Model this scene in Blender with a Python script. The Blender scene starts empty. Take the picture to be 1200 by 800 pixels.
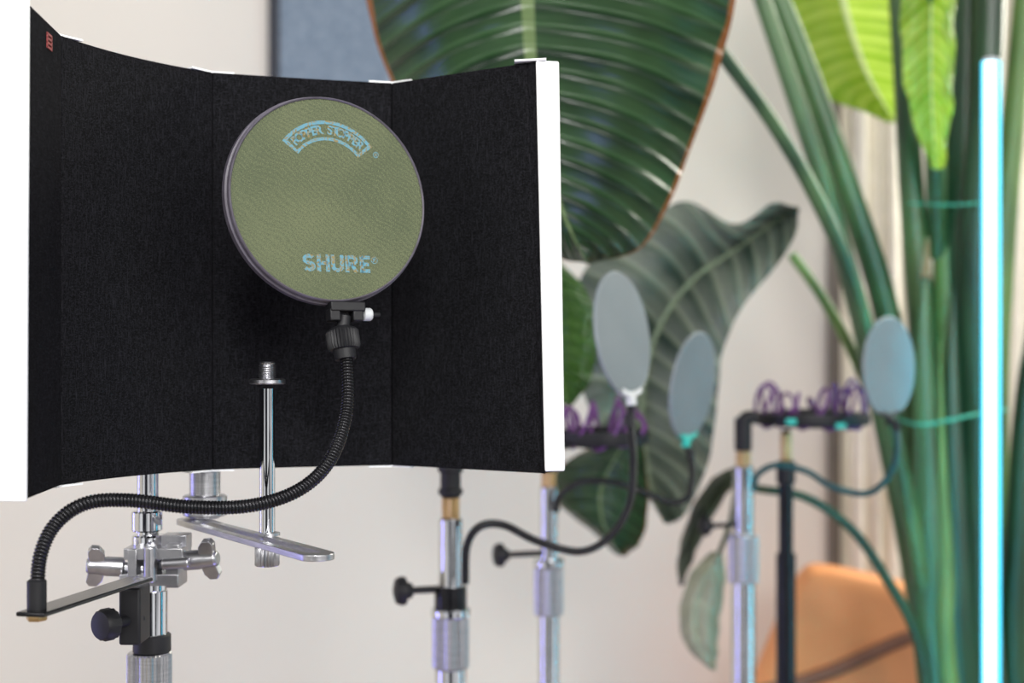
import bpy, bmesh, math, random
from mathutils import Vector, Matrix
random.seed(4)
F=1667.0; ZC=1.35
def P(px,py,d): return Vector(((px-600)/F*d, d, ZC+(413-py)/F*d))
def col(c): return (c[0],c[1],c[2],1.0)
# ---------------------------------------------------------------- materials
def mat(name,c,rough=0.5,metal=0.0,c2=None,scale=40,bump=0.0,stretch=(1,1,1),spec=0.5,emit=None,es=0,coat=0):
    m=bpy.data.materials.new(name); m.use_nodes=True
    nt=m.node_tree; b=nt.nodes['Principled BSDF']
    if c2 is None: c2=tuple(x*0.85 for x in c)
    tc=nt.nodes.new('ShaderNodeTexCoord'); mp=nt.nodes.new('ShaderNodeMapping'); mp.inputs['Scale'].default_value=stretch
    nz=nt.nodes.new('ShaderNodeTexNoise'); nz.inputs['Scale'].default_value=scale; nz.inputs['Detail'].default_value=5
    nt.links.new(tc.outputs['Object'],mp.inputs[0]); nt.links.new(mp.outputs[0],nz.inputs['Vector'])
    rp=nt.nodes.new('ShaderNodeValToRGB'); rp.color_ramp.elements[0].position=0.35; rp.color_ramp.elements[1].position=0.65
    rp.color_ramp.elements[0].color=col(c2); rp.color_ramp.elements[1].color=col(c)
    nt.links.new(nz.outputs['Fac'],rp.inputs[0]); nt.links.new(rp.outputs[0],b.inputs['Base Color'])
    b.inputs['Roughness'].default_value=rough; b.inputs['Metallic'].default_value=metal
    b.inputs['Specular IOR Level'].default_value=spec
    if coat: b.inputs['Coat Weight'].default_value=coat
    if bump:
        bp=nt.nodes.new('ShaderNodeBump'); bp.inputs['Strength'].default_value=bump; bp.inputs['Distance'].default_value=0.002
        nt.links.new(nz.outputs['Fac'],bp.inputs['Height']); nt.links.new(bp.outputs[0],b.inputs['Normal'])
    if emit: b.inputs['Emission Color'].default_value=col(emit); b.inputs['Emission Strength'].default_value=es
    return m
CHROME=mat('chrome',(0.66,0.67,0.70),0.07,1.0,(0.60,0.61,0.64),30)
ALU=mat('brushed_aluminium',(0.52,0.52,0.54),0.33,1.0,(0.40,0.40,0.42),60,0.05,(1,1,12))
STEEL=mat('satin_steel',(0.50,0.50,0.52),0.32,1.0,(0.40,0.40,0.43),80)
BRASS=mat('brass',(0.58,0.40,0.2),0.3,1.0)
BLK=mat('black_plastic',(0.012,0.012,0.014),0.5,0,(0.008,0.008,0.01),60,spec=0.3)
BLKM=mat('black_metal',(0.022,0.022,0.025),0.22,0.6,(0.012,0.012,0.014),80)
DTEAL=mat('dark_teal_metal',(0.01,0.09,0.10),0.35,0.3,(0.01,0.05,0.06),80)
RIM=mat('dark_grey_rim',(0.11,0.10,0.13),0.38,0,(0.08,0.07,0.09),90)
WHITE=mat('white_painted_metal',(0.85,0.86,0.88),0.5,0,(0.82,0.83,0.85),20)
RED=mat('red_tag',(0.25,0.03,0.03),0.5)
GREYP=mat('grey_white_plastic',(0.5,0.52,0.54),0.5)
TEAL=mat('teal_plastic',(0.02,0.45,0.38),0.4)
PURP=mat('purple_elastic',(0.16,0.04,0.21),0.5,0,(0.09,0.025,0.13),200)
TWINE=mat('green_twine',(0.06,0.34,0.22),0.7)
def fabric():
    m=bpy.data.materials.new('black_felt'); m.use_nodes=True; nt=m.node_tree; b=nt.nodes['Principled BSDF']
    tc=nt.nodes.new('ShaderNodeTexCoord')
    outs=[]
    for i,(rot,sc) in enumerate([((0.3,0.2,0.5),(9,9,1)),((-0.9,0.5,0.9),(1,7,8)),((0.2,1.3,-0.6),(8,1.2,8))]):
        mp=nt.nodes.new('ShaderNodeMapping'); mp.inputs['Scale'].default_value=sc; mp.inputs['Rotation'].default_value=rot
        nz=nt.nodes.new('ShaderNodeTexNoise'); nz.inputs['Scale'].default_value=110; nz.inputs['Detail'].default_value=4; nz.inputs['Roughness'].default_value=0.7
        nt.links.new(tc.outputs['Object'],mp.inputs[0]); nt.links.new(mp.outputs[0],nz.inputs['Vector']); outs.append(nz.outputs['Fac'])
    a=nt.nodes.new('ShaderNodeMath'); a.operation='MAXIMUM'; nt.links.new(outs[0],a.inputs[0]); nt.links.new(outs[1],a.inputs[1])
    a2=nt.nodes.new('ShaderNodeMath'); a2.operation='MAXIMUM'; nt.links.new(a.outputs[0],a2.inputs[0]); nt.links.new(outs[2],a2.inputs[1])
    rp=nt.nodes.new('ShaderNodeValToRGB'); e=rp.color_ramp.elements; e[0].position=0.50; e[0].color=(0.004,0.004,0.0045,1); e[1].position=0.85; e[1].color=(0.034,0.034,0.041,1)
    nt.links.new(a2.outputs[0],rp.inputs[0]); nt.links.new(rp.outputs[0],b.inputs['Base Color'])
    b.inputs['Roughness'].default_value=0.95; b.inputs['Specular IOR Level'].default_value=0.05
    bp=nt.nodes.new('ShaderNodeBump'); bp.inputs['Strength'].default_value=0.3; bp.inputs['Distance'].default_value=0.001
    nt.links.new(a2.outputs[0],bp.inputs['Height']); nt.links.new(bp.outputs[0],b.inputs['Normal'])
    return m
FELT=fabric()
def gauze(name,c,c2,alpha,wv=0.10):
    m=bpy.data.materials.new(name); m.use_nodes=True; nt=m.node_tree; b=nt.nodes['Principled BSDF']
    tc=nt.nodes.new('ShaderNodeTexCoord')
    w=nt.nodes.new('ShaderNodeTexWave'); w.inputs['Scale'].default_value=100; w.inputs['Distortion'].default_value=18; w.inputs['Detail'].default_value=1.5; w.inputs['Detail Scale'].default_value=0.35
    mp=nt.nodes.new('ShaderNodeMapping'); mp.inputs['Rotation'].default_value=(0,0.9,0)
    nt.links.new(tc.outputs['Object'],mp.inputs[0]); nt.links.new(mp.outputs[0],w.inputs['Vector'])
    n=nt.nodes.new('ShaderNodeTexNoise'); n.inputs['Scale'].default_value=1700; n.inputs['Detail'].default_value=3
    nt.links.new(tc.outputs['Object'],n.inputs['Vector'])
    n2=nt.nodes.new('ShaderNodeTexNoise'); n2.inputs['Scale'].default_value=14; n2.inputs['Detail'].default_value=2
    nt.links.new(tc.outputs['Object'],n2.inputs['Vector'])
    mx=nt.nodes.new('ShaderNodeMath'); mx.operation='MULTIPLY_ADD'; mx.inputs[1].default_value=wv
    nt.links.new(w.outputs['Fac'],mx.inputs[0]); nt.links.new(n.outputs['Fac'],mx.inputs[2])
    m2=nt.nodes.new('ShaderNodeMath'); m2.operation='MULTIPLY_ADD'; m2.inputs[1].default_value=0.5
    nt.links.new(n2.outputs['Fac'],m2.inputs[0]); nt.links.new(mx.outputs[0],m2.inputs[2])
    rp=nt.nodes.new('ShaderNodeValToRGB'); e=rp.color_ramp.elements; e[0].position=0.55; e[0].color=col(c2); e[1].position=1.0; e[1].color=col(c)
    nt.links.new(m2.outputs[0],rp.inputs[0]); nt.links.new(rp.outputs[0],b.inputs['Base Color'])
    b.inputs['Roughness'].default_value=0.6; b.inputs['Specular IOR Level'].default_value=0.2; b.inputs['Alpha'].default_value=alpha
    return m
OLIVE=gauze('olive_gauze',(0.165,0.185,0.10),(0.068,0.088,0.050),0.72,0.08)
GREYG=gauze('slate_gauze',(0.165,0.195,0.212),(0.115,0.145,0.163),0.90)
def printmat():
    m=bpy.data.materials.new('cyan_print'); m.use_nodes=True; nt=m.node_tree; b=nt.nodes['Principled BSDF']
    tc=nt.nodes.new('ShaderNodeTexCoord'); n=nt.nodes.new('ShaderNodeTexNoise'); n.inputs['Scale'].default_value=600; n.inputs['Detail'].default_value=3
    nt.links.new(tc.outputs['Object'],n.inputs['Vector'])
    rp=nt.nodes.new('ShaderNodeValToRGB'); e=rp.color_ramp.elements; e[0].position=0.42; e[0].color=(0.22,0.17,0.075,1); e[1].position=0.5; e[1].color=(0.11,0.26,0.34,1)
    nt.links.new(n.outputs['Fac'],rp.inputs[0]); nt.links.new(rp.outputs[0],b.inputs['Base Color']); b.inputs['Roughness'].default_value=0.8; b.inputs['Specular IOR Level'].default_value=0.1
    return m
PRINT=printmat()
def leafmat(name,dark,light,rib,nveins=42,edge=(0.20,0.075,0.02),trans=0.15,rough=0.28,edgew=0.975,sh=0.8,bump=0.7,spec=0.5):
    m=bpy.data.materials.new(name); m.use_nodes=True; nt=m.node_tree; b=nt.nodes['Principled BSDF']; out=nt.nodes['Material Output']
    L=nt.links.new
    uv=nt.nodes.new('ShaderNodeUVMap'); uv.uv_map='UVMap'
    sp=nt.nodes.new('ShaderNodeSeparateXYZ'); L(uv.outputs[0],sp.inputs[0])
    def M(op,a,bv=None,c=None):
        n=nt.nodes.new('ShaderNodeMath'); n.operation=op
        for i,x in enumerate((a,bv,c)):
            if x is None: continue
            if isinstance(x,(int,float)): n.inputs[i].default_value=x
            else: L(x,n.inputs[i])
        return n.outputs[0]
    tc=nt.nodes.new('ShaderNodeTexCoord'); nz=nt.nodes.new('ShaderNodeTexNoise'); nz.inputs['Scale'].default_value=9; nz.inputs['Detail'].default_value=2
    L(tc.outputs['Object'],nz.inputs['Vector'])
    au=M('ABSOLUTE',M('SUBTRACT',M('MULTIPLY',sp.outputs[0],2.0),1.0))
    vv=M('ADD',sp.outputs[1],M('MULTIPLY',nz.outputs['Fac'],0.02))
    ph=M('MULTIPLY',M('SUBTRACT',vv,M('MULTIPLY',M('POWER',au,1.3),0.09)),nveins*6.2832)
    s=M('SINE',ph); s2=M('SINE',M('MULTIPLY',ph,0.43)); s3=M('SINE',M('MULTIPLY',ph,3.0))
    sharp=M('POWER',M('ABSOLUTE',M('SINE',M('MULTIPLY',ph,0.5))),12.0)
    vein=M('ADD',M('MULTIPLY',s,0.40),M('ADD',M('MULTIPLY',s3,0.06),M('ADD',M('MULTIPLY',s2,0.25),M('MULTIPLY',sharp,sh))))
    f=M('MULTIPLY_ADD',vein,0.32,M('MULTIPLY_ADD',nz.outputs['Fac'],0.7,0.08))
    rp=nt.nodes.new('ShaderNodeValToRGB'); e=rp.color_ramp.elements; e[0].position=0.2; e[0].color=col(dark); e[1].position=0.9; e[1].color=col(light); L(f,rp.inputs[0])
    ribf=M('LESS_THAN',au,0.035)
    mx=nt.nodes.new('ShaderNodeMix'); mx.data_type='RGBA'; L(ribf,mx.inputs[0]); L(rp.outputs[0],mx.inputs[6]); mx.inputs[7].default_value=col(rib)
    ef=M('GREATER_THAN',M('ADD',au,M('MULTIPLY',M('SUBTRACT',nz.outputs['Fac'],0.5),0.07)),edgew)
    mx2=nt.nodes.new('ShaderNodeMix'); mx2.data_type='RGBA'; L(ef,mx2.inputs[0]); L(mx.outputs[2],mx2.inputs[6]); mx2.inputs[7].default_value=col(edge)
    L(mx2.outputs[2],b.inputs['Base Color']); b.inputs['Roughness'].default_value=rough; b.inputs['Specular IOR Level'].default_value=spec
    bp=nt.nodes.new('ShaderNodeBump'); bp.inputs['Strength'].default_value=bump; bp.inputs['Distance'].default_value=0.004; L(vein,bp.inputs['Height']); L(bp.outputs[0],b.inputs['Normal'])
    tr=nt.nodes.new('ShaderNodeBsdfTranslucent'); L(mx2.outputs[2],tr.inputs[0]); ms=nt.nodes.new('ShaderNodeMixShader'); ms.inputs[0].default_value=trans
    L(b.outputs[0],ms.inputs[1]); L(tr.outputs[0],ms.inputs[2]); L(ms.outputs[0],out.inputs[0])
    return m
LEAF_D=leafmat('leaf_dark',(0.004,0.018,0.006),(0.038,0.095,0.033),(0.12,0.18,0.07),22,rough=0.27,bump=0.5,edgew=0.968,spec=0.42)
LEAF_G=leafmat('leaf_grey_green',(0.035,0.058,0.042),(0.24,0.28,0.21),(0.22,0.29,0.19),18,rough=0.42,edgew=1.2,sh=1.2)
LEAF_M=leafmat('leaf_mid',(0.02,0.075,0.010),(0.08,0.20,0.025),(0.2,0.32,0.08),26,edgew=1.2)
LEAF_B=leafmat('leaf_backlit_bright',(0.20,0.38,0.012),(0.50,0.66,0.12),(0.6,0.72,0.35),22,edge=(0.4,0.35,0.1),trans=0.5,edgew=1.2)  # backlight partly put into the raised base colour
LEAF_W=leafmat('leaf_withered',(0.27,0.29,0.20),(0.38,0.40,0.28),(0.32,0.34,0.24),4,rough=0.6,edgew=1.2)
LEAF_O=leafmat('leaf_olive_curled',(0.015,0.022,0.012),(0.05,0.07,0.035),(0.1,0.12,0.08),4,rough=0.6,edgew=1.2)
STEM=mat('stem_green',(0.075,0.15,0.05),0.35,0,(0.022,0.06,0.022),12,0,(1,1,0.3))
STEMD=mat('stem_dark_green',(0.022,0.06,0.022),0.35,0,(0.010,0.03,0.013),12,0,(1,1,0.3))
STEML=mat('stem_light_green',(0.17,0.27,0.07),0.45,0,(0.07,0.13,0.035),12,0,(1,1,0.3))
# ---------------------------------------------------------------- object helpers
def link(o): bpy.context.collection.objects.link(o); return o
def thing(name,loc,label,cat,group=None):
    o=bpy.data.objects.new(name,None); o.empty_display_size=0.05; o.location=loc; link(o); o['label']=label; o['category']=cat
    if group:o['group']=group
    return o
def add(name,me,m,parent=None,smooth=True,label=None,bevel=0):
    if len(me.vertices):
        lo=Vector((min(v.co[i] for v in me.vertices) for i in range(3))); hi=Vector((max(v.co[i] for v in me.vertices) for i in range(3)))
        c=(lo+hi)/2; me.transform(Matrix.Translation(-c))
    else: c=Vector()
    o=bpy.data.objects.new(name,me); me.materials.append(m); o.location=c
    if parent: o.parent=parent; o.matrix_parent_inverse=Matrix.Translation(-parent.location)
    if smooth:
        for p in me.polygons: p.use_smooth=True
        try: me.set_sharp_from_angle(angle=math.radians(35))
        except Exception: pass
    if bevel:
        b=o.modifiers.new('Bevel','BEVEL'); b.width=bevel; b.segments=3; b.limit_method='ANGLE'
    if label:o['label']=label
    return link(o)
def mesh(verts,faces):
    me=bpy.data.meshes.new('m'); me.from_pydata([tuple(v) for v in verts],[],faces); me.update()
    bm=bmesh.new(); bm.from_mesh(me); bmesh.ops.recalc_face_normals(bm,faces=bm.faces); bm.to_mesh(me); bm.free(); return me
def merge(meshes):
    bm=bmesh.new()
    for q in meshes: bm.from_mesh(q)
    me=bpy.data.meshes.new('m'); bm.to_mesh(me); bm.free(); return me
def frame(axis):
    a=Vector(axis).normalized(); h=Vector((0,0,1)) if abs(a.z)<0.9 else Vector((0,1,0))
    x=h.cross(a).normalized(); y=a.cross(x); return x,y,a
def lathe(profile,p0,axis=(0,0,1),segs=40,knurl=0,krange=None,closed=False):
    x,y,a=frame(axis); p0=Vector(p0); V=[];Fc=[]
    for k,(r,t) in enumerate(profile):
        for i in range(segs):
            th=2*math.pi*i/segs; rr=r
            if knurl and (krange is None or krange[0]<=k<=krange[1]): rr=r*(1-knurl*(i%2))
            V.append(p0+a*t+x*(rr*math.cos(th))+y*(rr*math.sin(th)))
    n=len(profile)
    for k in range(n-1 if not closed else n):
        k2=(k+1)%n
        for i in range(segs):
            j=(i+1)%segs; Fc.append((k*segs+i,k*segs+j,k2*segs+j,k2*segs+i))
    if not closed:
        Fc.append(tuple(range(segs))[::-1]); Fc.append(tuple((n-1)*segs+i for i in range(segs)))
    return mesh(V,Fc)
def cyl(p0,p1,r,ch=0.0008,segs=36,knurl=0):
    p0=Vector(p0);p1=Vector(p1);L=(p1-p0).length; ch=min(ch,r*0.5,L*0.3)
    return lathe([(r-ch,0),(r,ch),(r,L-ch),(r-ch,L)],p0,p1-p0,segs,knurl)
def boxm(c,ax,ay,az,sx,sy,sz):
    c=Vector(c);V=[]
    for i in (-1,1):
        for j in (-1,1):
            for k in (-1,1): V.append(c+Vector(ax)*(i*sx/2)+Vector(ay)*(j*sy/2)+Vector(az)*(k*sz/2))
    return mesh(V,[(0,1,3,2),(4,6,7,5),(0,4,5,1),(2,3,7,6),(0,2,6,4),(1,5,7,3)])
X=Vector((1,0,0));Y=Vector((0,1,0));Z=Vector((0,0,1))
def catmull(pts,n):
    pts=[Vector(p) for p in pts]; Q=[pts[0]*2-pts[1]]+pts+[pts[-1]*2-pts[-2]]; out=[]
    S=len(pts)-1
    for k in range(n):
        t=k/(n-1)*S; i=min(int(t),S-1); f=t-i; a,b,c,d=Q[i:i+4]
        out.append(0.5*((2*b)+(c-a)*f+(2*a-5*b+4*c-d)*f*f+(3*b-a-3*c+d)*f**3))
    return out
def resample(pts,n):
    D=catmull(pts,600); L=[0]
    for i in range(1,len(D)): L.append(L[-1]+(D[i]-D[i-1]).length)
    out=[];j=0
    for k in range(n):
        s=L[-1]*k/(n-1)
        while j<len(L)-2 and L[j+1]<s: j+=1
        f=(s-L[j])/max(L[j+1]-L[j],1e-9); out.append(D[j].lerp(D[j+1],min(f,1)))
    return out,L[-1]
def sweep(C,rad,segs=14,flat=1.0):
    V=[];Fc=[];n=len(C); T=(C[1]-C[0]).normalized(); x,y,_=frame(T)
    for k in range(n):
        T=(C[min(k+1,n-1)]-C[max(k-1,0)]).normalized(); x=(x-T*x.dot(T)).normalized(); y=T.cross(x)
        r=rad[k] if isinstance(rad,list) else rad
        for i in range(segs):
            th=2*math.pi*i/segs; V.append(C[k]+x*(r*math.cos(th))+y*(r*flat*math.sin(th)))
    for k in range(n-1):
        for i in range(segs):
            j=(i+1)%segs; Fc.append((k*segs+i,k*segs+j,(k+1)*segs+j,(k+1)*segs+i))
    Fc.append(tuple(range(segs))); Fc.append(tuple((n-1)*segs+i for i in range(segs)))
    return mesh(V,Fc)
def gooseneck(pts,r,pitch=0.0023):
    _,L=resample(pts,3); turns=int(L/pitch); n=turns*4+1; C,_=resample(pts,n)
    prof=[0.84,0.97,1.0,0.97]
    return sweep(C,[r*prof[k%4] for k in range(n)],14)
def tube(pts,r0,r1=None,n=40,segs=14,flat=1.0):
    r1=r0 if r1 is None else r1; C,_=resample(pts,n)
    return sweep(C,[r0+(r1-r0)*k/(n-1) for k in range(n)],segs,flat)
# ================================================================ ROOM
def struct(name,me,m):
    o=add(name,me,m,None,smooth=False); o['kind']='structure'; return o
WALL=mat('cream_wall_paint',(0.82,0.78,0.705),0.9,0,(0.80,0.76,0.685),1.2)
FLOORM=mat('oak_floor',(0.32,0.27,0.23),0.5,0,(0.22,0.18,0.15),6,0,(1,12,1))
WY=3.5
struct('wall_back',boxm((0,WY+0.05,1.4),X,Y,Z,6,0.1,2.8),WALL)
struct('wall_left',boxm((-2.55,1.2,1.4),X,Y,Z,0.1,4.6,2.8),WALL)
struct('floor',boxm((0,1.2,-0.05),X,Y,Z,6,4.7,0.1),FLOORM)
struct('baseboard_back',boxm((0,WY-0.008,0.05),X,Y,Z,5,0.014,0.1),WHITE)
DKB=mat('dark_bronze_frame',(0.16,0.14,0.12),0.5)
a=P(980,100,3.4);b=P(992,100,3.4)
struct('trim_1',boxm(((a.x+b.x)/2,WY-0.02,1.4),X,Y,Z,b.x-a.x,0.04,2.6),DKB)
# ---------------- acoustic panel on the wall
ap=thing('acoustic_panel',P(376,-60,3.46),'grey-blue fabric acoustic panel with dark frame on the wall','wall panel')
PBL=mat('blue_grey_fabric',(0.23,0.285,0.355),0.95,0,(0.16,0.21,0.275),70,0.3)
a=P(320,95,3.45);b=P(455,-330,3.45)
add('fabric_cover',boxm(((a.x+b.x)/2+0.010,3.472,(P(0,150,3.45).z+b.z)/2),X,Y,Z,b.x-a.x-0.01,0.05,b.z-P(0,150,3.45).z),PBL,ap,False,bevel=0.006)
add('frame',boxm(((a.x+b.x)/2-0.005,3.478,(P(0,152,3.45).z+b.z)/2),X,Y,Z,b.x-a.x+0.018,0.04,b.z-P(0,155,3.45).z+0.005),mat('navy_frame',(0.02,0.025,0.04),0.5),ap,False,bevel=0.003)
# ---------------- curtains
CUR=mat('beige_curtain',(0.84,0.79,0.69),0.9,0,(0.78,0.73,0.63),25,0.1)
def curtain(x0,x1,y,folds,amp):
    V=[];Fc=[];nx=folds*14;nz=14
    for j in range(nz+1):
        for i in range(nx+1):
            u=i/nx; z=0.03+2.6*j/nz
            V.append((x0+(x1-x0)*u+0.006*math.sin(u*folds*9),y+amp*math.sin(u*folds*2*math.pi)+0.006*math.sin(j*0.7+i*.3),z))
    for j in range(nz):
        for i in range(nx): a=j*(nx+1)+i; Fc.append((a,a+1,a+nx+2,a+nx+1))
    return mesh(V,Fc)
for (pa,pb,f) in ((996,1075,4),(1180,1340,8)):
    t=thing('curtain',Vector(((P(pa,0,3.38).x+P(pb,0,3.38).x)/2,3.4,0.03)),'long beige curtain hanging in soft vertical folds','curtain','beige curtains')
    add('curtain_fabric',curtain(P(pa,0,3.38).x,P(pb,0,3.38).x,3.4,f,0.014),CUR,t)
    add('curtain_rail',cyl(Vector((P(pa,0,3.38).x-0.03,3.4,2.64)),Vector((P(pb,0,3.38).x+0.03,3.4,2.64)),0.012),DKB,t)
# ---------------- tan armchair
ORG=mat('tan_leather',(0.84,0.36,0.14),0.6,0,(0.74,0.29,0.10),5)
cx=P(1025,0,2.9).x
ch=thing('armchair',Vector((cx,3.05,0)),'tan orange leather armchair with sloping back beside curtain','chair')
V=[]
outl=[(-0.33,0.42),(-0.29,0.55),(-0.245,0.67),(-0.205,0.77),(-0.17,0.85),(-0.145,0.895),(-0.11,0.915),(0.0,0.895),(0.12,0.865),(0.22,0.84),(0.27,0.77),(0.29,0.6),(0.29,0.42)]
prof=catmull([Vector((a,0,b)) for a,b in outl],49);N=48
for yy,sc in ((2.89,0.93),(2.90,0.97),(2.92,0.99),(2.94,1.0),(2.96,0.99),(2.98,0.97),(2.99,0.93)):
    for p in prof: V.append(Vector((cx+p.x*sc,yy,0.42+(p.z-0.42)*sc)))
Fc=[];M1=N+1;R_=7
for k in range(R_-1):
    for i in range(N): Fc.append((k*M1+i,k*M1+i+1,(k+1)*M1+i+1,(k+1)*M1+i))
    Fc.append((k*M1,k*M1+N,(k+1)*M1+N,(k+1)*M1)[::-1])
Fc.append(tuple(range(M1)));Fc.append(tuple((R_-1)*M1+i for i in range(M1)))
add('backrest',mesh(V,Fc),ORG,ch)
add('seat',boxm((cx,3.13,0.38),X,Y,Z,0.5,0.34,0.12),ORG,ch,bevel=0.03)
DP=mat('dark_piping',(0.22,0.10,0.06),0.6)
add('seam_shadow_band',tube([(cx-0.235,2.889,0.66),(cx-0.1,2.887,0.70),(cx+0.06,2.887,0.77),(cx+0.2,2.889,0.81)],0.014),DP,ch)  # seam piping made thick to stand in for a diagonal shadow
for sx in(-1,1):
    for yy in (2.98,3.26): add('leg',lathe([(0.012,0),(0.02,0.33)],(cx+sx*0.2,yy,0)),DKB,ch)
# ================================================================ ISOLATION SHIELD
ZT=ZC+0.2256; ZB=ZC-0.0942
sh=thing('isolation_shield',Vector((-0.20,1.2,ZB)),'black felt folding vocal isolation shield with white metal edges','microphone shield')
base=[Vector((-0.3120,0.915)),Vector((-0.3205,1.012)),Vector((-0.241,1.145)),Vector((-0.1006,1.19)),Vector((0.0195,1.108))]
lean=[0,0,0,0,-0.0085] # x offset of top relative to mid
def offs(d):
    out=[]
    for i in range(len(base)):
        ns=[]
        if i>0: e=(base[i]-base[i-1]).normalized(); ns.append(Vector((-e.y,e.x)))
        if i<len(base)-1: e=(base[i+1]-base[i]).normalized(); ns.append(Vector((-e.y,e.x)))
        n=sum(ns,Vector((0,0))); n.normalize(); k=1/max(n.dot(ns[0]),0.4)
        out.append(base[i]+n*d*k)
    return out
def prism(i,d0,d1,z0,z1,inset,curve=0.0,seg=12):
    A=offs(d0);B=offs(d1);V=[];Fc=[]
    e=(base[i+1]-base[i]).normalized(); n=Vector((-e.y,e.x))
    for s_ in range(seg+1):
        u=s_/seg
        for (q,z,s) in ((A,z0,-1),(B,z0,-1),(B,z1,1),(A,z1,1)):
            p=(q[i]+e*inset).lerp(q[i+1]-e*inset,u)+n*(curve*4*u*(1-u))
            V.append(Vector((p.x+(lean[i]*(1-u)+lean[i+1]*u)*s*(1 if s>0 else 0.6),p.y,z)))
    for s_ in range(seg):
        for k in range(4):
            k2=(k+1)%4; Fc.append((s_*4+k,s_*4+k2,s_*4+4+k2,s_*4+4+k))
    Fc+=[(0,1,2,3),tuple(seg*4+k for k in range(4))]
    return mesh(V,Fc)
CV=[0.0,0.010,0.002,0.0]
for i in range(4):
    add('felt_panel',prism(i,0,0.026,ZB,ZT,0.0003,CV[i]),FELT,sh,bevel=0.0010)
    add('back_plate',prism(i,0.0265,0.029,ZB+0.001,ZT-0.001,0.0002,CV[i]),WHITE,sh,label='white metal back plate')
# hinge clips
def clip(i,z,la,lb,h=0.0014):
    A=offs(0.0018);B=offs(0.02)
    pa=(base[i]-base[i-1]).normalized() if i>0 else None; pb=(base[i+1]-base[i]).normalized()
    ms=[]
    for (q0,q1) in (((A[i]-pa*la,A[i]),(B[i]-pa*la,B[i])) if pa is not None else None, ((A[i],A[i]+pb*lb),(B[i],B[i]+pb*lb))):
        V=[Vector((p.x+lean[i],p.y,zz)) for zz in (z,z+h) for p in (q0[0],q0[1],q1[1],q1[0])]
        ms.append(mesh(V,[(0,1,2,3),(4,5,6,7),(0,1,5,4),(1,2,6,5),(2,3,7,6),(3,0,4,7)]))
    return merge(ms)
for i,la,lb in ((1,0.006,0.022),(2,0.022,0.018),(3,0.02,0.02)):
    add('hinge_clip',clip(i,ZT,la,lb),WHITE,sh,False,label='white metal hinge clip'); add('hinge_clip',clip(i,ZB-0.0016,la,lb),WHITE,sh,False,label='white metal hinge clip')
# end caps (white)
def slab(tl,tr,bl,br,th):
    V=list((tl,tr,br,bl)); V+= [v+Vector((0,th,0)) for v in V]
    return mesh(V,[(0,1,2,3),(4,5,6,7),(0,1,5,4),(1,2,6,5),(2,3,7,6),(3,0,4,7)])
def PZ(px,d,z): return Vector(((px-600)/F*d,d,z))
add('felt_return',slab(PZ(612,1.113,ZT),PZ(629,1.104,ZT),PZ(634,1.113,ZB),PZ(639,1.104,ZB),0.02),FELT,sh,False)
add('end_cap',slab(PZ(628,1.102,ZT+0.001),PZ(655,1.106,ZT+0.001),PZ(638.5,1.102,ZB+0.002),PZ(662,1.106,ZB+0.002),0.03),WHITE,sh,False,label='white metal end cap',bevel=0.0015)
add('end_cap',slab(PZ(-18,0.910,ZT+0.004),PZ(33,0.908,ZT+0.004),PZ(-18,0.910,ZB-0.001),PZ(30,0.908,ZB-0.001),0.004),WHITE,sh,False,label='white metal end cap',bevel=0.001)
add('hinge_clip',slab(PZ(603,1.106,ZT+0.0022),PZ(640,1.10,ZT+0.0022),PZ(603,1.106,ZT+0.0008),PZ(640,1.10,ZT+0.0008),0.02),WHITE,sh,False,label='white metal edge clip')
# red tag
e=(base[1]-base[0]).normalized(); nn=Vector((e.y,-e.x,0)); c=base[0].lerp(base[1],0.60)
e3=Vector((e.x,e.y,0)); tz=ZT+0.0065
ms=[boxm(Vector((c.x,c.y,tz-0.010+q-0.008))+nn*0.0006,e3,nn,Z,0.014,0.0008,0.0016) for q in (-0.006,-0.003,0.0,0.003)]
ms+=[boxm(Vector((c.x,c.y,tz-0.0195))+nn*0.0006+e3*s,e3,nn,Z,0.002,0.0008,0.010) for s in (-0.006,0.006)]
add('printed_tag',merge(ms),RED,sh,False,label='small red printed tag')
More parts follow.
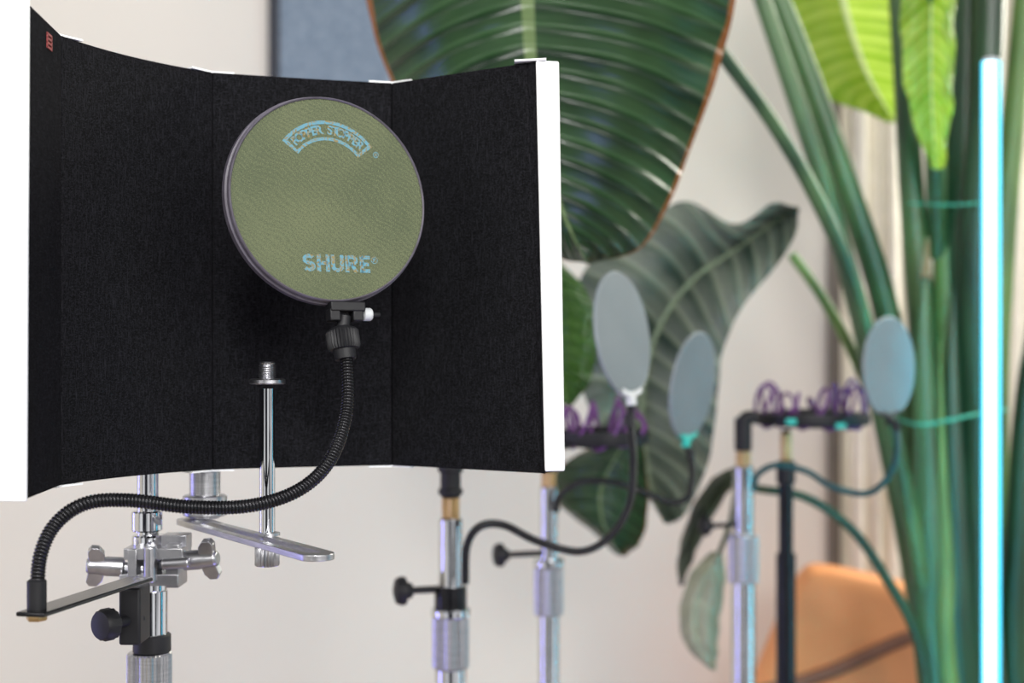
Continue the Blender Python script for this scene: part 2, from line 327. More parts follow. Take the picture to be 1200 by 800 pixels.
# ================================================================ POP FILTERS
def filt(center,yaw,pitch,R,gauzem,rimm,thick,goose,goose_r,hw,brand=False,label='',first=False,rimw=0.004,loc=None,gm=None):
    th=math.radians(yaw);ph=math.radians(pitch)
    n=Vector((math.sin(th)*math.cos(ph),-math.cos(th)*math.cos(ph),math.sin(ph)))
    u=(Z-n*Z.dot(n)).normalized(); r=u.cross(n)
    M=Matrix(((r.x,u.x,n.x,center.x),(r.y,u.y,n.y,center.y),(r.z,u.z,n.z,center.z),(0,0,0,1)))
    t=thing('pop_filter',loc,label,'pop filter','round pop filters')
    def T(me): me.transform(M); return me
    pr=[(R-rimw,thick*0.10),(R-rimw*0.6,thick*0.18),(R-rimw*.2,thick*0.12),(R,0),(R+0.0008,-thick*0.35),(R+0.0008,-thick*0.75),(R-0.001,-thick*0.85),(R-rimw,-thick*0.8)]
    if first: pr=[(R-rimw,thick*0.10),(R-rimw*0.6,thick*0.18),(R-rimw*.2,thick*0.12),(R,0),(R,-thick*0.25),(R-0.0006,-thick*0.32),(R+0.0012,-thick*0.40),(R+0.0014,-thick*0.85),(R,-thick*0.95),(R-rimw,-thick*0.9)]
    add('rim',T(lathe(pr,(0,0,0),(0,0,1),96,closed=True)),rimm,t,label='slim round rim')
    add('mesh_screen',T(lathe([(R-rimw*0.8,-0.0006),(R-rimw*0.8,0.0004)],(0,0,0),(0,0,1),96)),gauzem,t,label='taut woven gauze screen')
    # bracket
    if first:
        bm_=[boxm((0.010,-R-0.003,-thick*0.3),X,Y,Z,0.027,0.007,0.012),boxm((0.000,-R-0.009,-thick*0.3),X,Y,Z,0.008,0.009,0.010),boxm((0.018,-R-0.009,-thick*0.3),X,Y,Z,0.008,0.009,0.010)]
    else:
        bm_=[lathe([(R+0.001,-0.004),(R+0.001,0.003),(R-0.006,0.003),(R-0.006,-0.004)],(0,0,0),(0,0,1),96,closed=True)]
        b2=bmesh.new(); b2.from_mesh(bm_[0]); bmesh.ops.delete(b2,geom=[f for f in b2.faces if f.calc_center_median().y>-R*0.90],context='FACES'); b2.to_mesh(bm_[0]); b2.free()
        bm_+=[boxm((0.0,-R-0.005,0),X,Y,Z,0.014,0.011,0.008)]
    add('bracket',T(merge(bm_)),hw,t,bevel=0.001,label=None)
    if goose:
        add('gooseneck',gooseneck(goose,goose_r),gm or BLKM,t,label='ribbed metal gooseneck')
        g0=Vector(goose[0]); dirn=(Vector(goose[1])-g0).normalized()
        add('swivel_nut',lathe([(0.007,-0.001),(0.0108,0.0012),(0.0122,0.003),(0.0122,0.013),(0.0112,0.0155),(0.0085,0.016),(0.0078,0.023)] if first else [(0.004,-0.004),(0.006,-0.003),(0.006,0.012)],g0-dirn*(0.004),dirn,64,knurl=0.08 if first else 0,krange=(1,4)),BLK,t)
        add('stem',cyl(M@Vector((0.009 if first else 0.0,-R-0.009,-thick*0.3)),g0,0.0048 if first else 0.004),BLK,t)
    return t,M
# main
c=P(386,233,1.04)
goose=[P(401,391,1.035),P(407,435,1.03),P(405,488,1.02),P(386,540,1.0),P(350,574,0.985),P(295,592,0.97),P(225,594,0.955),P(150,586,0.94),P(100,590,0.93),P(65,614,0.925),P(47,652,0.92),P(43,706,0.918)]
RR=0.0764
pf,M=filt(c,29,7,RR,OLIVE,RIM,0.011,goose,0.0049,BLK,True,'round pop filter with olive mesh and black ribbed gooseneck',True,0.0018,loc=P(43,712,0.918))
# thumb screw on the bracket
q=M@Vector((0.022,-RR-0.008,-0.004)); rr=(M.to_3x3()@X).normalized()
add('thumb_screw',lathe([(0.003,0),(0.0048,0.001),(0.0048,0.0065),(0.004,0.0075)],q+rr*0.001,rr,24),GREYP,pf,label='pale grey thumb screw')
add('screw_tip',lathe([(0.0018,0.0075),(0.0018,0.0135),(0.0012,0.0145)],q+rr*0.001,rr,16),BLK,pf)
# text
def chars(text,size,place,bold=0.012):
    ms=[]
    for k,chh in enumerate(text):
        if chh==' ': continue
        cu=bpy.data.curves.new('t','FONT'); cu.body=chh; cu.size=size; cu.align_x='CENTER'; cu.align_y='CENTER'; cu.offset=size*bold; cu.extrude=0.00003
        o=bpy.data.objects.new('t',cu); link(o); bpy.context.view_layer.update()
        me=bpy.data.meshes.new_from_object(o.evaluated_get(bpy.context.evaluated_depsgraph_get())); bpy.data.objects.remove(o)
        me.transform(place(k)); ms.append(me)
    return merge(ms)
zt=0.00055
def poly_stroke(pts,w):
    V=[];Fc=[];n=len(pts)
    for i in range(n):
        p=Vector(pts[i]); a=Vector(pts[i-1]) if i>0 else None; b=Vector(pts[i+1]) if i<n-1 else None
        t=((b-p).normalized() if b is not None else Vector((0,0)))+((p-a).normalized() if a is not None else Vector((0,0)))
        t.normalize(); nrm=Vector((-t.y,t.x)); k=1.0
        if a is not None and b is not None: k=1/max(nrm.dot(Vector((-(b-p).normalized().y,(b-p).normalized().x))),0.5)
        V+= [(p.x+nrm.x*w/2*k,p.y+nrm.y*w/2*k,0),(p.x-nrm.x*w/2*k,p.y-nrm.y*w/2*k,0)]
    for i in range(n-1): Fc.append((2*i,2*i+1,2*i+3,2*i+2))
    me=bpy.data.meshes.new('s'); me.from_pydata(V,[],Fc); return me
def arc(cx_,cy_,rx,ry,a0,a1,n=10): return [(cx_+rx*math.cos(math.radians(a0+(a1-a0)*i/n)),cy_+ry*math.sin(math.radians(a0+(a1-a0)*i/n))) for i in range(n+1)]
G_={'S':[arc(0,0.25,0.30,0.25,30,270,12)+arc(0,-0.25,0.30,0.25,90,-150,12)[1:]],
 'H':[[(-0.3,0.63),(-0.3,-0.63)],[(0.3,0.63),(0.3,-0.63)],[(-0.3,0),(0.3,0)]],
 'U':[[(-0.3,0.63),(-0.3,-0.2)]+arc(0,-0.2,0.3,0.3,180,360,10)[1:]+[(0.3,0.63)]],
 'R':[[(-0.3,0.63),(-0.3,-0.63)],[(-0.3,0.5),(0.05,0.5)]+arc(0.05,0.24,0.25,0.26,90,-90,8)[1:]+[(-0.3,-0.02)],[(0.02,-0.02),(0.32,-0.63)]],
 'E':[[(-0.26,0.63),(-0.26,-0.63)],[(-0.3,0.5),(0.32,0.5)],[(-0.3,0),(0.24,0)],[(-0.3,-0.5),(0.32,-0.5)]]}
ms=[]
for k,chh in enumerate('SHURE'):
    for st in G_[chh]:
        q_=poly_stroke(st,0.27); q_.transform(Matrix.Translation((-0.0182+0.0110*k,-0.0478,zt+0.00001*k))@Matrix.Diagonal((0.0114,0.0100,1,1))); ms.append(q_)
ms.append(chars('®',0.007,lambda k:Matrix.Translation((0.0330,-0.0450,zt))))
me=merge(ms); me.transform(M); add('printed_lettering',me,PRINT,pf,False,label='cyan printed lettering')
tx='POPPER STOPPER'
ex,ey=0.0005,0.0145
def pa(k):
    a=math.radians(43-k*86/13); R0=0.0368
    return Matrix.Translation((-math.sin(a)*R0+ex,ey+math.cos(a)*R0,zt))@Matrix.Rotation(a,4,'Z')
me=chars(tx,0.0092,pa,0.035)
def arcstrip(r0,r1,a0,a1):
    V=[];Fc=[];n=40
    for i in range(n+1):
        a=math.radians(a0+(a1-a0)*i/n)
        for r in (r0,r1): V.append((ex+math.sin(a)*r,ey+math.cos(a)*r,zt))
    for i in range(n): Fc.append((2*i,2*i+1,2*i+3,2*i+2))
    return mesh(V,Fc)
band=[arcstrip(0.0414,0.0440,-49,49),arcstrip(0.0292,0.0316,-49,49),arcstrip(0.0292,0.0440,-53,-49),arcstrip(0.0292,0.0440,49,53)]
r2=chars('®',0.006,lambda k:Matrix.Translation((0.0385,0.0350,zt)))
me=merge([me,r2]+band); me.transform(M); add('printed_emblem',me,PRINT,pf,False,label='cyan arched printed emblem')
# clamp plate
s=Vector((-0.307,0.905)); f=Vector((-0.274,1.05)); dd=(f-s).normalized(); d3=Vector((dd.x,dd.y,0)); pp=Vector((dd.y,-dd.x,0)); zz=P(43,716,0.918).z
mid=Vector(((s.x+f.x)/2,(s.y+f.y)/2,zz))
add('clamp_plate',boxm(mid,d3,pp,Z,(f-s).length,0.020,0.003),BLKM,pf,bevel=0.001)
g=P(43,716,0.918)
add('end_ferrule',lathe([(0.0062,0),(0.0062,0.018),(0.005,0.019)],g+Z*0.0015,Z,24),BLK,pf)
add('brass_nut',lathe([(0.006,-0.006),(0.0068,-0.005),(0.0068,-0.0015)],g,Z,6),BRASS,pf)
k0=P(157,719,1.06)
add('clamp_block',boxm(k0+Y*0.002,X,Y,Z,0.016,0.03,0.042),BLK,pf,bevel=0.002)
kd=Vector((-0.55,-0.83,0)).normalized(); kk=P(128,731,1.035)
add('clamp_knob',lathe([(0.004,-0.03),(0.004,-0.006),(0.008,-0.005),(0.0118,-0.002),(0.0118,0.006),(0.010,0.0085),(0.004,0.0095)],kk,kd,28,knurl=0.06,krange=(3,4)),BLK,pf)
# other pop filters
SLR=mat('slate_rim',(0.17,0.20,0.22),0.5)
f2,_=filt(P(731,391,1.70),61,7,0.0755,GREYG,SLR,0.004,[P(738,492,1.70),P(742,540,1.70),P(738,590,1.69),P(715,628,1.67),P(680,646,1.65),P(630,634,1.62),P(590,615,1.6),P(562,617,1.58),P(547,640,1.57),P(545,684,1.57)],0.0048,GREYP,label='slate-grey round pop filter with pale bracket on black gooseneck',loc=P(545,690,1.57),rimw=0.002)
f3,_=filt(P(813,452,1.98),60,-8,0.0755,GREYG,SLR,0.004,[P(809,532,1.98),P(811,560,1.98),P(805,583,1.97),P(785,588,1.96),P(750,575,1.94),P(715,564,1.92),P(680,565,1.9),P(655,582,1.88),P(652,600,1.88)],0.0046,TEAL,label='slate-grey round pop filter with teal bracket on black gooseneck',loc=P(652,600,1.88),rimw=0.002)
f4,_=filt(P(1043,430,2.13),46,0,0.0755,GREYG,SLR,0.004,[P(1050,498,2.13),P(1051,530,2.13),P(1040,560,2.13),P(1015,578,2.14),P(975,570,2.14),P(945,552,2.15),P(910,545,2.15),P(888,556,2.16),P(883,575,2.16)],0.0052,BLK,label='slate-grey round pop filter on teal-tinted gooseneck beside the plant',loc=P(883,578,2.16),rimw=0.002,gm=DTEAL)
# ================================================================ STANDS
def standpart(t,px,d,name,y0,y1,w,m,knurl=0,segs=40):
    top=P(px,y0,d);bot=P(px,y1,d); r=w/2/F*d
    add(name,cyl(bot,top,r,0.0012,segs,knurl),m,t)
def standbase(t,px,d,ybot,w,m=CHROME,R=0.125):
    b=P(px,ybot,d); r=w/2/F*d
    add('lower_tube',cyl((b.x,b.y,0.02),b,r),m,t)
    add('round_base',lathe([(R-0.005,0),(R,0.004),(R-0.005,0.012),(0.03,0.022),(0.02,0.04)],(b.x,b.y,0),Z,48),BLKM,t,label='weighted black round base')
def knob(t,p,axis,r,shaft,name='knob'):
    add(name,lathe([(r*0.25,-shaft),(r*0.25,-r*0.5),(r*0.5,-r*0.45),(r*0.6,-r*0.1),(r*0.95,0.0),(r*1.0,r*0.3),(r*0.85,r*0.65),(r*0.4,r*0.8)],p,axis,28),BLK,t)
G='microphone stands'
# stand one
d1=1.14
s1=thing('microphone_stand',Vector((P(175,0,d1).x,d1,0)),'chrome microphone stand holding up the black isolation shield','microphone stand',G)
standpart(s1,173,d1,'upper_tube',551,700,25,CHROME)
standpart(s1,172,d1,'collar',598,622,36,CHROME)
standpart(s1,175,d1,'clamp_sleeve',626,692,40,CHROME)
standpart(s1,178,d1,'middle_tube',690,748,36,CHROME)
standpart(s1,178,d1,'black_collar',742,764,44,BLK)
standpart(s1,175,d1,'clutch',764,830,52,ALU,0.05,72)
standbase(s1,175,d1,829,34)
add('clamp_body',merge([boxm(P(185,646,d1-0.012),X,Y,Z,0.046,0.032,0.009),boxm(P(180,676,d1-0.012),X,Y,Z,0.046,0.032,0.009),boxm(P(207,660,d1-0.012),X,Y,Z,0.010,0.030,0.034),boxm(P(160,660,d1-0.016),X,Y,Z,0.007,0.028,0.026),cyl(P(176,640,d1-0.03),P(176,682,d1-0.03),0.005),cyl(P(190,661,d1-0.03),P(222,659,d1-0.03),0.0045),boxm(P(207,634,d1-0.004),X,Y,Z,0.020,0.020,0.012)]),STEEL,s1,bevel=0.002)
def wing(p,axis,sgn):
    ax=Vector(axis).normalized(); side=Vector((0,-0.35,1)).normalized(); side=(side-ax*side.dot(ax)).normalized(); nrm=ax.cross(side)
    pts=[(-0.003,0.006),(-0.002,0.012),(0.002,0.0165),(0.008,0.0165),(0.0105,0.013),(0.0095,0.007),(0.009,0.004),(0.009,-0.004),(0.0095,-0.007),(0.0105,-0.013),(0.008,-0.0165),(0.002,-0.0165),(-0.002,-0.012),(-0.003,-0.006)]
    V=[p+ax*a+side*b+nrm*h for h in (-0.0035,0.0035) for a,b in pts]; n=len(pts)
    Fc=[tuple(range(n)),tuple(range(n,2*n))]+[(i,(i+1)%n,n+(i+1)%n,n+i) for i in range(n)]
    return merge([mesh(V,Fc),lathe([(0.0065,-0.018),(0.0078,-0.017),(0.0078,-0.005),(0.0065,0.002),(0.0065,0.009),(0.005,0.011)],p,ax,24),cyl(p-ax*0.034,p,0.0040)])
add('wing_bolt',wing(P(118,663,d1-0.02),(-1,-0.25,0.08),1),STEEL,s1,bevel=0.0012,label='steel wing bolt')
add('wing_bolt',wing(P(240,655,d1-0.02),(1,-0.2,0.1),1),STEEL,s1,bevel=0.0012,label='steel wing bolt')
# mounting bracket with post
mb=thing('microphone_mount_bracket',P(240,603,1.17),'silver slotted mounting bar carrying an upright threaded post','microphone mount')
zb=ZC-0.1354
A=Vector((-0.268,1.170));B=Vector((-0.127,0.955)); bd=(B-A); BL=bd.length; bd.normalize(); bp=Vector((-bd.y,bd.x))
def slotbar(hw,sw):
    out=[];n=10
    def loop(h,a0,a1):
        pts=[]
        for i in range(n+1): th=-math.pi/2+math.pi*i/n; pts.append((a1+h*math.cos(th),h*math.sin(th)))
        for i in range(n+1): th=math.pi/2+math.pi*i/n; pts.append((a0+h*math.cos(th),h*math.sin(th)))
        return pts
    o=loop(hw,hw,BL-hw*0.8); i_=loop(sw,hw*2.2,BL-hw*1.3); m=len(o)
    V=[]
    for z in (0,-0.0045):
        for ring in (o,i_):
            for a,b in ring: p=A+bd*a+bp*b; V.append(Vector((p.x,p.y,zb+z)))
    Fc=[]
    for k in range(m):
        j=(k+1)%m
        Fc+= [(k,j,m+j,m+k),(2*m+k,2*m+j,3*m+j,3*m+k),(k,j,2*m+j,2*m+k),(m+k,m+j,3*m+j,3*m+k)]
    return mesh(V,Fc)
add('slotted_bar',slotbar(0.0120,0.0052),ALU,mb,bevel=0.0006)
cc=P(240,600,1.165)
add('column',merge([cyl(Vector((cc.x,cc.y,zb)),Vector((cc.x,cc.y,ZB-0.002)),0.0125),lathe([(0.0165,0.002),(0.018,0.003),(0.018,0.018),(0.0165,0.019)],Vector((cc.x,cc.y,zb)),Z,40)]),ALU,mb)
pd=1.055; pb=P(313,628,pd)
def H(y): return P(313,y,pd).z
add('post',lathe([(0.0058,0),(0.0058,H(455)-H(628))],Vector((pb.x,pb.y,H(628))),Z,32),CHROME,mb,label='polished upright post')
add('flange',lathe([(0.012,0),(0.0133,0.0008),(0.0133,0.0032),(0.012,0.004)],Vector((pb.x,pb.y,H(450))),Z,40),STEEL,mb)
thr=[(0.0066,0)]
for k in range(7): thr+=[(0.0066,0.0016*k+0.0004),(0.0055,0.0016*k+0.0011)]
thr+=[(0.0060,0.0118),(0.0048,0.0128)]
add('threaded_tip',lathe(thr,Vector((pb.x,pb.y,H(444))),Z,28),STEEL,mb)
add('foot_washer',lathe([(0.0095,0),(0.0095,0.002)],Vector((pb.x,pb.y,zb)),Z,36),STEEL,mb)
add('knurled_nut',cyl((pb.x,pb.y,H(663)),(pb.x,pb.y,H(640)),0.0092,0.001,40,0.14),STEEL,mb)
add('fixing_bolt',cyl((pb.x,pb.y,H(645)),(pb.x,pb.y,zb+0.001),0.0045),STEEL,mb)
# stand two
def mkstand(px,d,lab,parts,knobs,ybot,wb,mb_=CHROME,R=0.125):
    t=thing('microphone_stand',Vector((P(px,0,d).x,d,0)),lab,'microphone stand',G)
    for (n,y0,y1,w,m,kn) in parts: standpart(t,px,d,n,y0,y1,w,m,kn,64 if kn else 36)
    for (kx,ky,r,sl) in knobs:
        p=P(kx,ky,d-0.01); knob(t,p,(-1,-0.3,0),r/F*d,sl/F*d)
    standbase(t,px,d,ybot,wb,mb_,R); return t
mkstand(528,1.6,'chrome microphone stand with black knob and brass adapter ring',[('black_adapter',500,582,24,BLK,0),('adapter_flange',545,553,30,BLK,0),('adapter_flange',572,579,29,BLK,0),('brass_ring',582,607,21,BRASS,0.06),('upper_tube',607,690,28,CHROME,0),('clamp_collar',686,713,38,BLKM,0),('clutch_cap',712,722,46,CHROME,0),('clutch',722,782,43,ALU,0.05),('clutch_foot',782,800,37,CHROME,0)],[(475,692,17,45)],798,31)
mkstand(643,1.9,'chrome microphone stand with black knob holding shock mount',[('black_adapter',528,552,20,BLK,0),('brass_ring',552,570,17,BRASS,0.06),('upper_tube',570,660,21,CHROME,0),('clutch_cap',655,664,36,CHROME,0),('clutch',664,720,34,ALU,0.05)],[(589,650,14,45)],718,25)
s4=mkstand(871,2.2,'chrome microphone stand with black angled adapter and knob',[('black_adapter',489,528,20,BLK,0),('brass_ring',528,546,17,BRASS,0.06),('upper_tube',546,630,24,CHROME,0),('clutch',626,682,35,ALU,0.05)],[(829,616,12,35)],680,28,CHROME,0.048)
add('elbow',tube([P(871,500,2.2),P(872,491,2.2),P(877,488,2.2),P(886,488,2.2)],0.010,0.009,20),BLK,s4,label='black elbow adapter')
mkstand(921,2.27,'matte black microphone stand with brass tip under shock mount',[('black_tip',503,509,11,BLK,0),('brass_ring',507,540,13,BRASS,0.05),('black_collar',540,566,22,BLK,0),('upper_tube',560,650,17,BLKM,0)],[],648,23,BLKM,0.048)
# ================================================================ SHOCK MOUNTS
def shock(c,R,cr,turns,lab,seed,armto):
    t=thing('shock_mount',c,lab,'shock mount','spider shock mounts')
    add('ring_frame',lathe([(R*0.78,-0.009),(R,-0.009),(R*1.02,0),(R,0.009),(R*0.78,0.009)],c,Z,48,closed=True),BLK,t)
    add('inner_ring',lathe([(R*0.40,-0.014),(R*0.5,-0.014),(R*0.5,0.014),(R*0.40,0.014)],c,Z,40,closed=True),BLK,t)
    rnd=random.Random(seed); n=turns*26; pts=[]
    ks=[rnd.uniform(0.6,1.35) for _ in range(turns+1)]; ks[-1]=ks[0]
    for i in range(n+1):
        a=2*math.pi*i/n; b=turns*a; q_=i/26; i0=min(int(q_),turns-1); k=ks[i0]+(ks[i0+1]-ks[i0])*(q_-i0)
        rr=R*0.78+cr*0.5*math.cos(b)
        a2=a+0.2*math.sin(b+1)
        pts.append(c+Vector((rr*math.cos(a2),rr*math.sin(a2),cr*k*(math.sin(b)+0.55))))
    add('elastic_cord',sweep(pts,0.0028,8),PURP,t,label='looped purple elastic cord')
    add('mounting_arm',cyl(c,armto,0.006),BLK,t)
    for s_ in (0,1,2): 
        a=s_*2.09+0.4; add('spoke',cyl(c+Vector((math.cos(a)*R*0.45,math.sin(a)*R*.45,0)),c+Vector((math.cos(a)*R*0.9,math.sin(a)*R*.9,0)),0.004),BLK,t)
    return t
shock(P(702,512,1.97),0.068,0.028,9,'black ring shock mount with looped purple elastic cords',1,P(651,524,1.91))
t2=shock(P(950,490,2.27),0.092,0.030,11,'wide black ring shock mount with purple elastic cords',2,P(922,496,2.27))
for q_ in ((985,499,2.18),(927,494,2.18)): add('ring_clip',boxm(P(*q_),X,Y,Z,0.016,0.01,0.009),TEAL,t2,bevel=0.002,label='small teal clip')
# ================================================================ LED TUBE
ld=2.1; lx=P(1161,0,ld).x
lt=thing('led_tube_light',Vector((lx,ld,0)),'tall slim glowing cyan-white LED tube standing lamp','lamp')
LED=mat('led_glow',(0.8,1,1),0.4,0,None,20,emit=(0.64,0.96,1.0),es=1.7)
LEDE=mat('led_halo',(0.1,0.7,0.9),0.4,0,None,20,emit=(0.02,0.52,0.82),es=1.0)
LEDB=mat('led_spill_glow',(0.1,0.7,0.8),0.4,0,None,20,emit=(0.0,0.60,0.78),es=40)
zt_=P(0,72,ld).z
add('diffuser_tube',cyl((lx-0.0015,ld,0.08),(lx-0.0015,ld,zt_),0.0090),LED,lt,label='glowing white diffuser tube')
for sx,wd in ((-0.0118,0.0024),(0.0110,0.0066)):
    add('halo_strip',boxm((lx+sx,ld,(0.08+zt_)/2),X,Y,Z,wd,0.008,zt_-0.08),LEDE,lt,label='cyan edge strip')  # strips added to imitate the cyan halo beside the tube
add('spill_strip',boxm((lx+0.005,ld+0.014,(0.08+zt_)/2),X,Y,Z,0.010,0.004,zt_-0.08),LEDB,lt,label='added rear strip lighting the plant cyan')  # rear strip added to spill cyan light onto the plant
add('end_cap',cyl((lx,ld,zt_),(lx,ld,zt_+0.005),0.0120),GREYP,lt)
add('lamp_base',lathe([(0.1,0),(0.1,0.01),(0.03,0.02),(0.02,0.08)],(lx,ld,0),Z,40),BLKM,lt)
# ================================================================ PLANT
PX,PYY=0.86,2.52
pl_=thing('bird_of_paradise_plant',Vector((PX,PYY,0)),'tall potted bird of paradise plant with huge ribbed leaves','plant')
add('pot',lathe([(0.12,0),(0.15,0.02),(0.17,0.30),(0.178,0.305),(0.178,0.32),(0.16,0.32),(0.155,0.27),(0.001,0.27)],(PX,PYY,0),Z,48),mat('grey_pot',(0.3,0.3,0.3),0.7),pl_,label='round grey plant pot')
def stem(pts,w0,w1,m,d0,d1,flat=1.0,root=None,n=50):
    N_=len(pts); Q=[P(p[0],p[1],d0+(d1-d0)*i/(N_-1)) for i,p in enumerate(pts)]
    if root is not None:
        Q.append(Vector((PX+root[0],PYY+root[1],0.27)))
    add('stem',tube(Q,w0/2/F*d0,w1/2/F*d1,n,14,flat),m,pl_)
stem([(790,-20),(846,62),(900,135),(950,218),(990,305),(1020,400),(1045,500),(1075,650),(1095,800)],17,24,STEM,2.0,2.45,root=(-.05,-.05))
stem([(880,-40),(922,85),(962,205),(996,325),(1020,420),(1050,560),(1080,720),(1090,800)],20,34,STEM,2.4,2.5,root=(-.07,0))
stem([(893,-50),(942,75),(986,200),(1028,325),(1050,420),(1078,560),(1105,800)],27,40,STEM,2.45,2.5,root=(-.03,.03))
stem([(1050,-60),(1060,80),(1068,220),(1082,400),(1100,600),(1115,800)],24,48,STEM,2.5,2.5,root=(0,0))
stem([(1104,-60),(1104,120),(1108,300),(1112,500),(1118,800)],18,56,STEML,2.52,2.48,root=(0,-.05))
stem([(1134,-60),(1132,100),(1128,300),(1132,500),(1136,800)],46,66,STEMD,2.5,2.5,root=(.03,-.02))
stem([(1162,-60),(1156,100),(1144,300),(1146,500),(1155,800)],36,50,STEMD,2.4,2.45,root=(.05,.03))
stem([(1205,-60),(1192,100),(1174,300),(1165,500),(1172,800)],24,44,STEML,2.56,2.56,root=(.07,0))
stem([(1230,300),(1205,450),(1195,600),(1190,800)],20,50,STEMD,2.5,2.5,root=(.08,-.04))
stem([(928,298),(965,350),(1005,425),(1040,520),(1068,640),(1090,800)],12,22,STEML,2.5,2.55,root=(-.08,.05))
stem([(885,572),(945,583),(1000,622),(1040,680),(1072,740),(1090,830)],10,18,STEMD,2.3,2.4,root=(-.09,-.05))
# leaf sheaths
def sheath(pts,d,m,wmax):
    Q=[P(p[0],p[1],d) for p in pts]; Q.append(Vector((PX+(pts[-1][0]-1120)/F*d*0.6,PYY-0.03,0.27))); n=40; C,_=resample(Q,n)
    rad=[max(0.0015,wmax*min(1,(k/(n-1)*2.6))**0.8) for k in range(n)]
    add('leaf_sheath',sweep(C,rad,16,0.6),m,pl_)
sheath([(1087,282),(1083,400),(1090,550),(1100,800)],2.42,STEM,0.036)
sheath([(1118,340),(1118,480),(1125,640),(1130,800)],2.44,STEMD,0.036)
sheath([(1062,470),(1066,560),(1085,700),(1098,800)],2.46,STEM,0.030)
sheath([(1102,400),(1104,520),(1110,660),(1114,800)],2.40,STEML,0.014)
add('sheath_tip',tube([P(1087,278,2.415),P(1086,300,2.41),P(1085,325,2.405)],0.002,0.009),mat('dry_brown',(0.3,0.2,0.1),0.7),pl_,label='dry brown sheath tip')
add('stem_tie',tube([P(1052,492,2.40),P(1085,497,2.34),P(1150,484,2.36),P(1180,480,2.46)],0.003),TWINE,pl_,label='green twine tie')
add('stem_tie',tube([P(1066,238,2.43),P(1110,240,2.38),P(1150,238,2.36)],0.0020),TWINE,pl_,label='green twine tie')
def leaf(L,Mi,R,m,dl,dm,dr,bow=0.02,plv=34,amp=0.0012,name='leaf',label=None):
    ny=220;nx=20
    def cv(pts,d):
        N_=len(pts); dd=d if isinstance(d,(list,tuple)) else (d,d)
        return catmull([P(p[0],p[1],dd[0]+(dd[1]-dd[0])*i/(N_-1)) for i,p in enumerate(pts)],ny+1)
    l,mi,r=cv(L,dl),cv(Mi,dm),cv(R,dr)
    V=[];Fc=[];UV=[]
    for j in range(ny+1):
        for i in range(-nx,nx+1):
            u=i/nx; e=(l if u<0 else r)[j]; a=abs(u); p=mi[j].lerp(e,a)
            p=p+Vector((0,-bow*math.sin(math.pi*a)*math.sin(math.pi*min(1,j/ny*0.95+0.05)),0))
            v=j/ny; p=p+Vector((0,amp*math.sin(plv*6.2832*(v-0.09*a**1.3))*min(1,a*4)*min(1,(1-a)*3),0))
            w_=max(0,(a-0.5)/0.5)**2
            p=p+Vector((0,(0.006*math.sin(v*31)+0.002*math.sin(v*57))*w_,0))
            V.append(p); UV.append(((u+1)/2,v))
    w=2*nx+1
    for j in range(ny):
        for i in range(w-1): a=j*w+i; Fc.append((a,a+1,a+w+1,a+w))
    me=bpy.data.meshes.new('leaf'); me.from_pydata([tuple(v) for v in V],[],Fc)
    ul=me.uv_layers.new(name='UVMap')
    for lp in me.loops: ul.data[lp.index].uv=UV[lp.vertex_index]
    o=add(name,me,m,pl_,False,label=label)
    for p in me.polygons:p.use_smooth=True
    return o
# A big dark leaf
leaf([(580,-330),(455,-180),(424,-60),(436,30),(458,95),(505,190),(570,265),(655,302),(684,308)],
     [(600,-330),(608,-190),(613,-80),(617,0),(621,70),(630,140),(644,205),(664,262),(688,309)],
     [(620,-330),(815,-200),(866,-70),(860,10),(843,80),(815,160),(787,232),(752,290),(694,309)],LEAF_D,1.72,(1.60,1.66),(1.66,1.74),0.035,22,0.0022,label='large glossy dark green leaf with browned edge')
stem([(600,-330),(680,-420),(900,-380),(1040,-200),(1085,0),(1100,300)],16,24,STEM,1.6,2.5)
# B grey green leaf
leaf([(933,242),(905,238),(862,262),(800,236),(738,275),(684,318),(668,400),(700,500),(745,560),(778,612)],
     [(935,243),(905,262),(865,290),(815,325),(778,372),(758,430),(752,490),(758,540),(768,585),(780,613)],
     [(937,245),(932,275),(905,318),(868,362),(848,410),(842,450),(838,500),(827,550),(805,600),(783,614)],LEAF_G,2.3,2.36,2.28,0.03,18,0.004,label='grey-green drooping leaf with pale veins')
# D lower dark leaf
leaf([(742,500),(690,525),(652,552),(655,590),(690,620),(722,650)],[(745,500),(725,530),(705,570),(705,605),(715,630),(727,651)],[(750,500),(757,540),(760,590),(755,625),(745,642),(730,652)],LEAF_D,2.25,2.2,2.25,0.015,14,0.001,label='small dark green leaf')
# E mid green behind shield
leaf([(640,300),(612,350),(605,400),(620,450),(664,476)],[(648,300),(652,350),(655,400),(657,440),(666,477)],[(656,305),(690,345),(700,395),(692,445),(668,478)],LEAF_M,2.1,2.08,2.1,0.02,14,0.001,label='fresh mid green leaf')
# C bright
leaf([(960,-220),(870,-120),(872,-40),(895,30),(935,95),(1035,142)],[(985,-220),(975,-120),(980,-40),(995,30),(1018,90),(1050,144)],[(1010,-220),(1085,-120),(1120,-40),(1118,30),(1102,100),(1060,143)],LEAF_B,2.7,2.75,2.68,0.03,20,0.0015,label='bright yellow-green leaf coloured as backlit')
leaf([(1085,-150),(1060,-60),(1056,40),(1064,120),(1090,196)],[(1092,-150),(1092,-60),(1091,40),(1092,120),(1097,199)],[(1100,-150),(1120,-60),(1119,40),(1116,125),(1106,197)],LEAF_B,2.30,2.31,2.30,0.01,14,0.001,label='bright yellow-green narrow leaf')
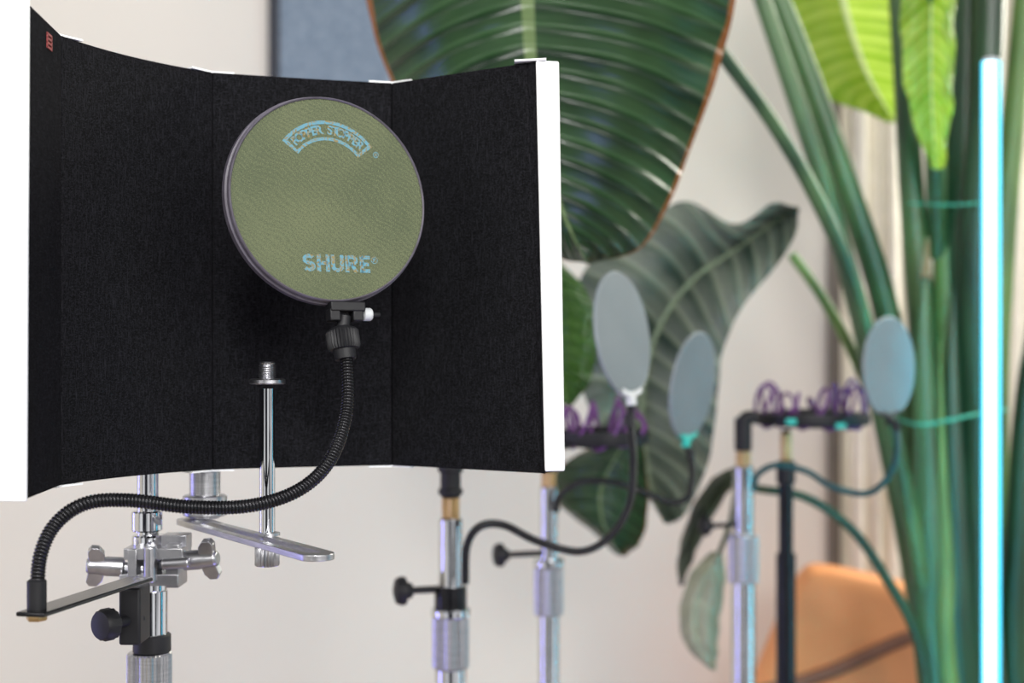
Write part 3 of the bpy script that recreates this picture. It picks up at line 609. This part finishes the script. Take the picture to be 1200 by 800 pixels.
# G withered pair
leaf([(868,545),(842,555),(818,582),(802,620),(794,655),(795,685)],[(870,548),(848,564),(826,592),(810,626),(801,658),(797,686)],[(872,552),(856,574),(836,604),(821,635),(809,663),(799,687)],LEAF_O,2.35,2.33,2.33,0.02,3,0.003,label='curled dark olive leaf')
leaf([(836,645),(814,665),(799,700),(797,738),(810,765),(834,785)],[(842,648),(830,675),(819,708),(818,742),(824,768),(836,785)],[(848,650),(850,682),(845,715),(842,745),(841,768),(838,785)],LEAF_W,2.31,2.28,2.31,0.02,3,0.003,label='pale withered leaf tip')
stem([(842,650),(856,610),(868,548),(885,572)],6,6,STEMD,2.32,2.3)
# ================================================================ LIGHT
def area(name,loc,target,size,energy,color,sy=None):
    l=bpy.data.lights.new(name,'AREA'); l.size=size; l.energy=energy; l.color=color
    if sy: l.shape='RECTANGLE'; l.size_y=sy
    o=bpy.data.objects.new(name,l); o.location=loc; o.rotation_euler=(Vector(target)-Vector(loc)).to_track_quat('-Z','Y').to_euler(); link(o)
area('window_daylight',(1.9,-1.4,2.3),(0,1.8,1.2),1.6,54,(1,0.98,0.95),1.4)
area('leaf_sheen_light',(0.6,-2.0,2.5),(0.2,1.7,1.4),0.5,38,(1,0.99,0.97),0.9)  # area light added to put sheen on the big leaf
area('shadow_light',(0.0,-0.5,2.45),(0.3,2.6,1.0),0.25,19,(1,0.98,0.95))  # small light added to cast a leaf shadow on the back wall
area('front_left_daylight',(-1.7,-0.8,2.2),(0,2.2,1.2),1.2,20,(1,0.98,0.96))
area('window_backlight',(2.3,3.1,2.5),(0.5,2.3,1.4),1.0,80,(1,0.97,0.85))
area('violet_lamp',(0.2,1.0,0.15),(0.0,1.75,1.0),0.4,4,(0.32,0.3,1.0))
area('blue_tube_light',(-1.7,1.3,0.9),(0.4,1.9,1.0),0.10,8,(0.24,0.24,1.0),1.5)  # unseen tall blue tube, assumed from the blue tint on the chrome
area('cyan_stripe_light',(1.75,1.2,0.9),(0.3,1.9,1.0),0.12,1.5,(0.1,0.7,1.0),1.4)  # area light added to give the chrome stands a cyan stripe
w=bpy.data.worlds.new('World'); bpy.context.scene.world=w; w.use_nodes=True; nt=w.node_tree; bg=nt.nodes['Background']
tc=nt.nodes.new('ShaderNodeTexCoord'); rp=nt.nodes.new('ShaderNodeValToRGB')
nz=nt.nodes.new('ShaderNodeTexNoise'); nz.inputs['Scale'].default_value=2.6; nz.inputs['Detail'].default_value=1
nt.links.new(tc.outputs['Generated'],nz.inputs['Vector']); nt.links.new(nz.outputs['Fac'],rp.inputs[0]); nt.links.new(rp.outputs[0],bg.inputs[0])
e=rp.color_ramp.elements; e[0].position=0.46; e[0].color=(0.04,0.04,0.05,1); e[1].position=0.56; e[1].color=(1.5,1.49,1.48,1)  # made-up bright and dark blotches for the chrome to reflect
bg.inputs[1].default_value=0.64
bpy.context.scene.view_settings.view_transform='Standard'
# ================================================================ CAMERA
cd=bpy.data.cameras.new('Camera'); cam=bpy.data.objects.new('Camera',cd); link(cam); cam.location=(0,0,ZC); cam.rotation_euler=(math.pi/2,0,0)
cd.lens=50.0; cd.sensor_width=36; cd.shift_y=13/1200; cd.dof.use_dof=True; cd.dof.focus_distance=1.03; cd.dof.aperture_fstop=4.6; cd.clip_start=0.05
bpy.context.scene.camera=cam
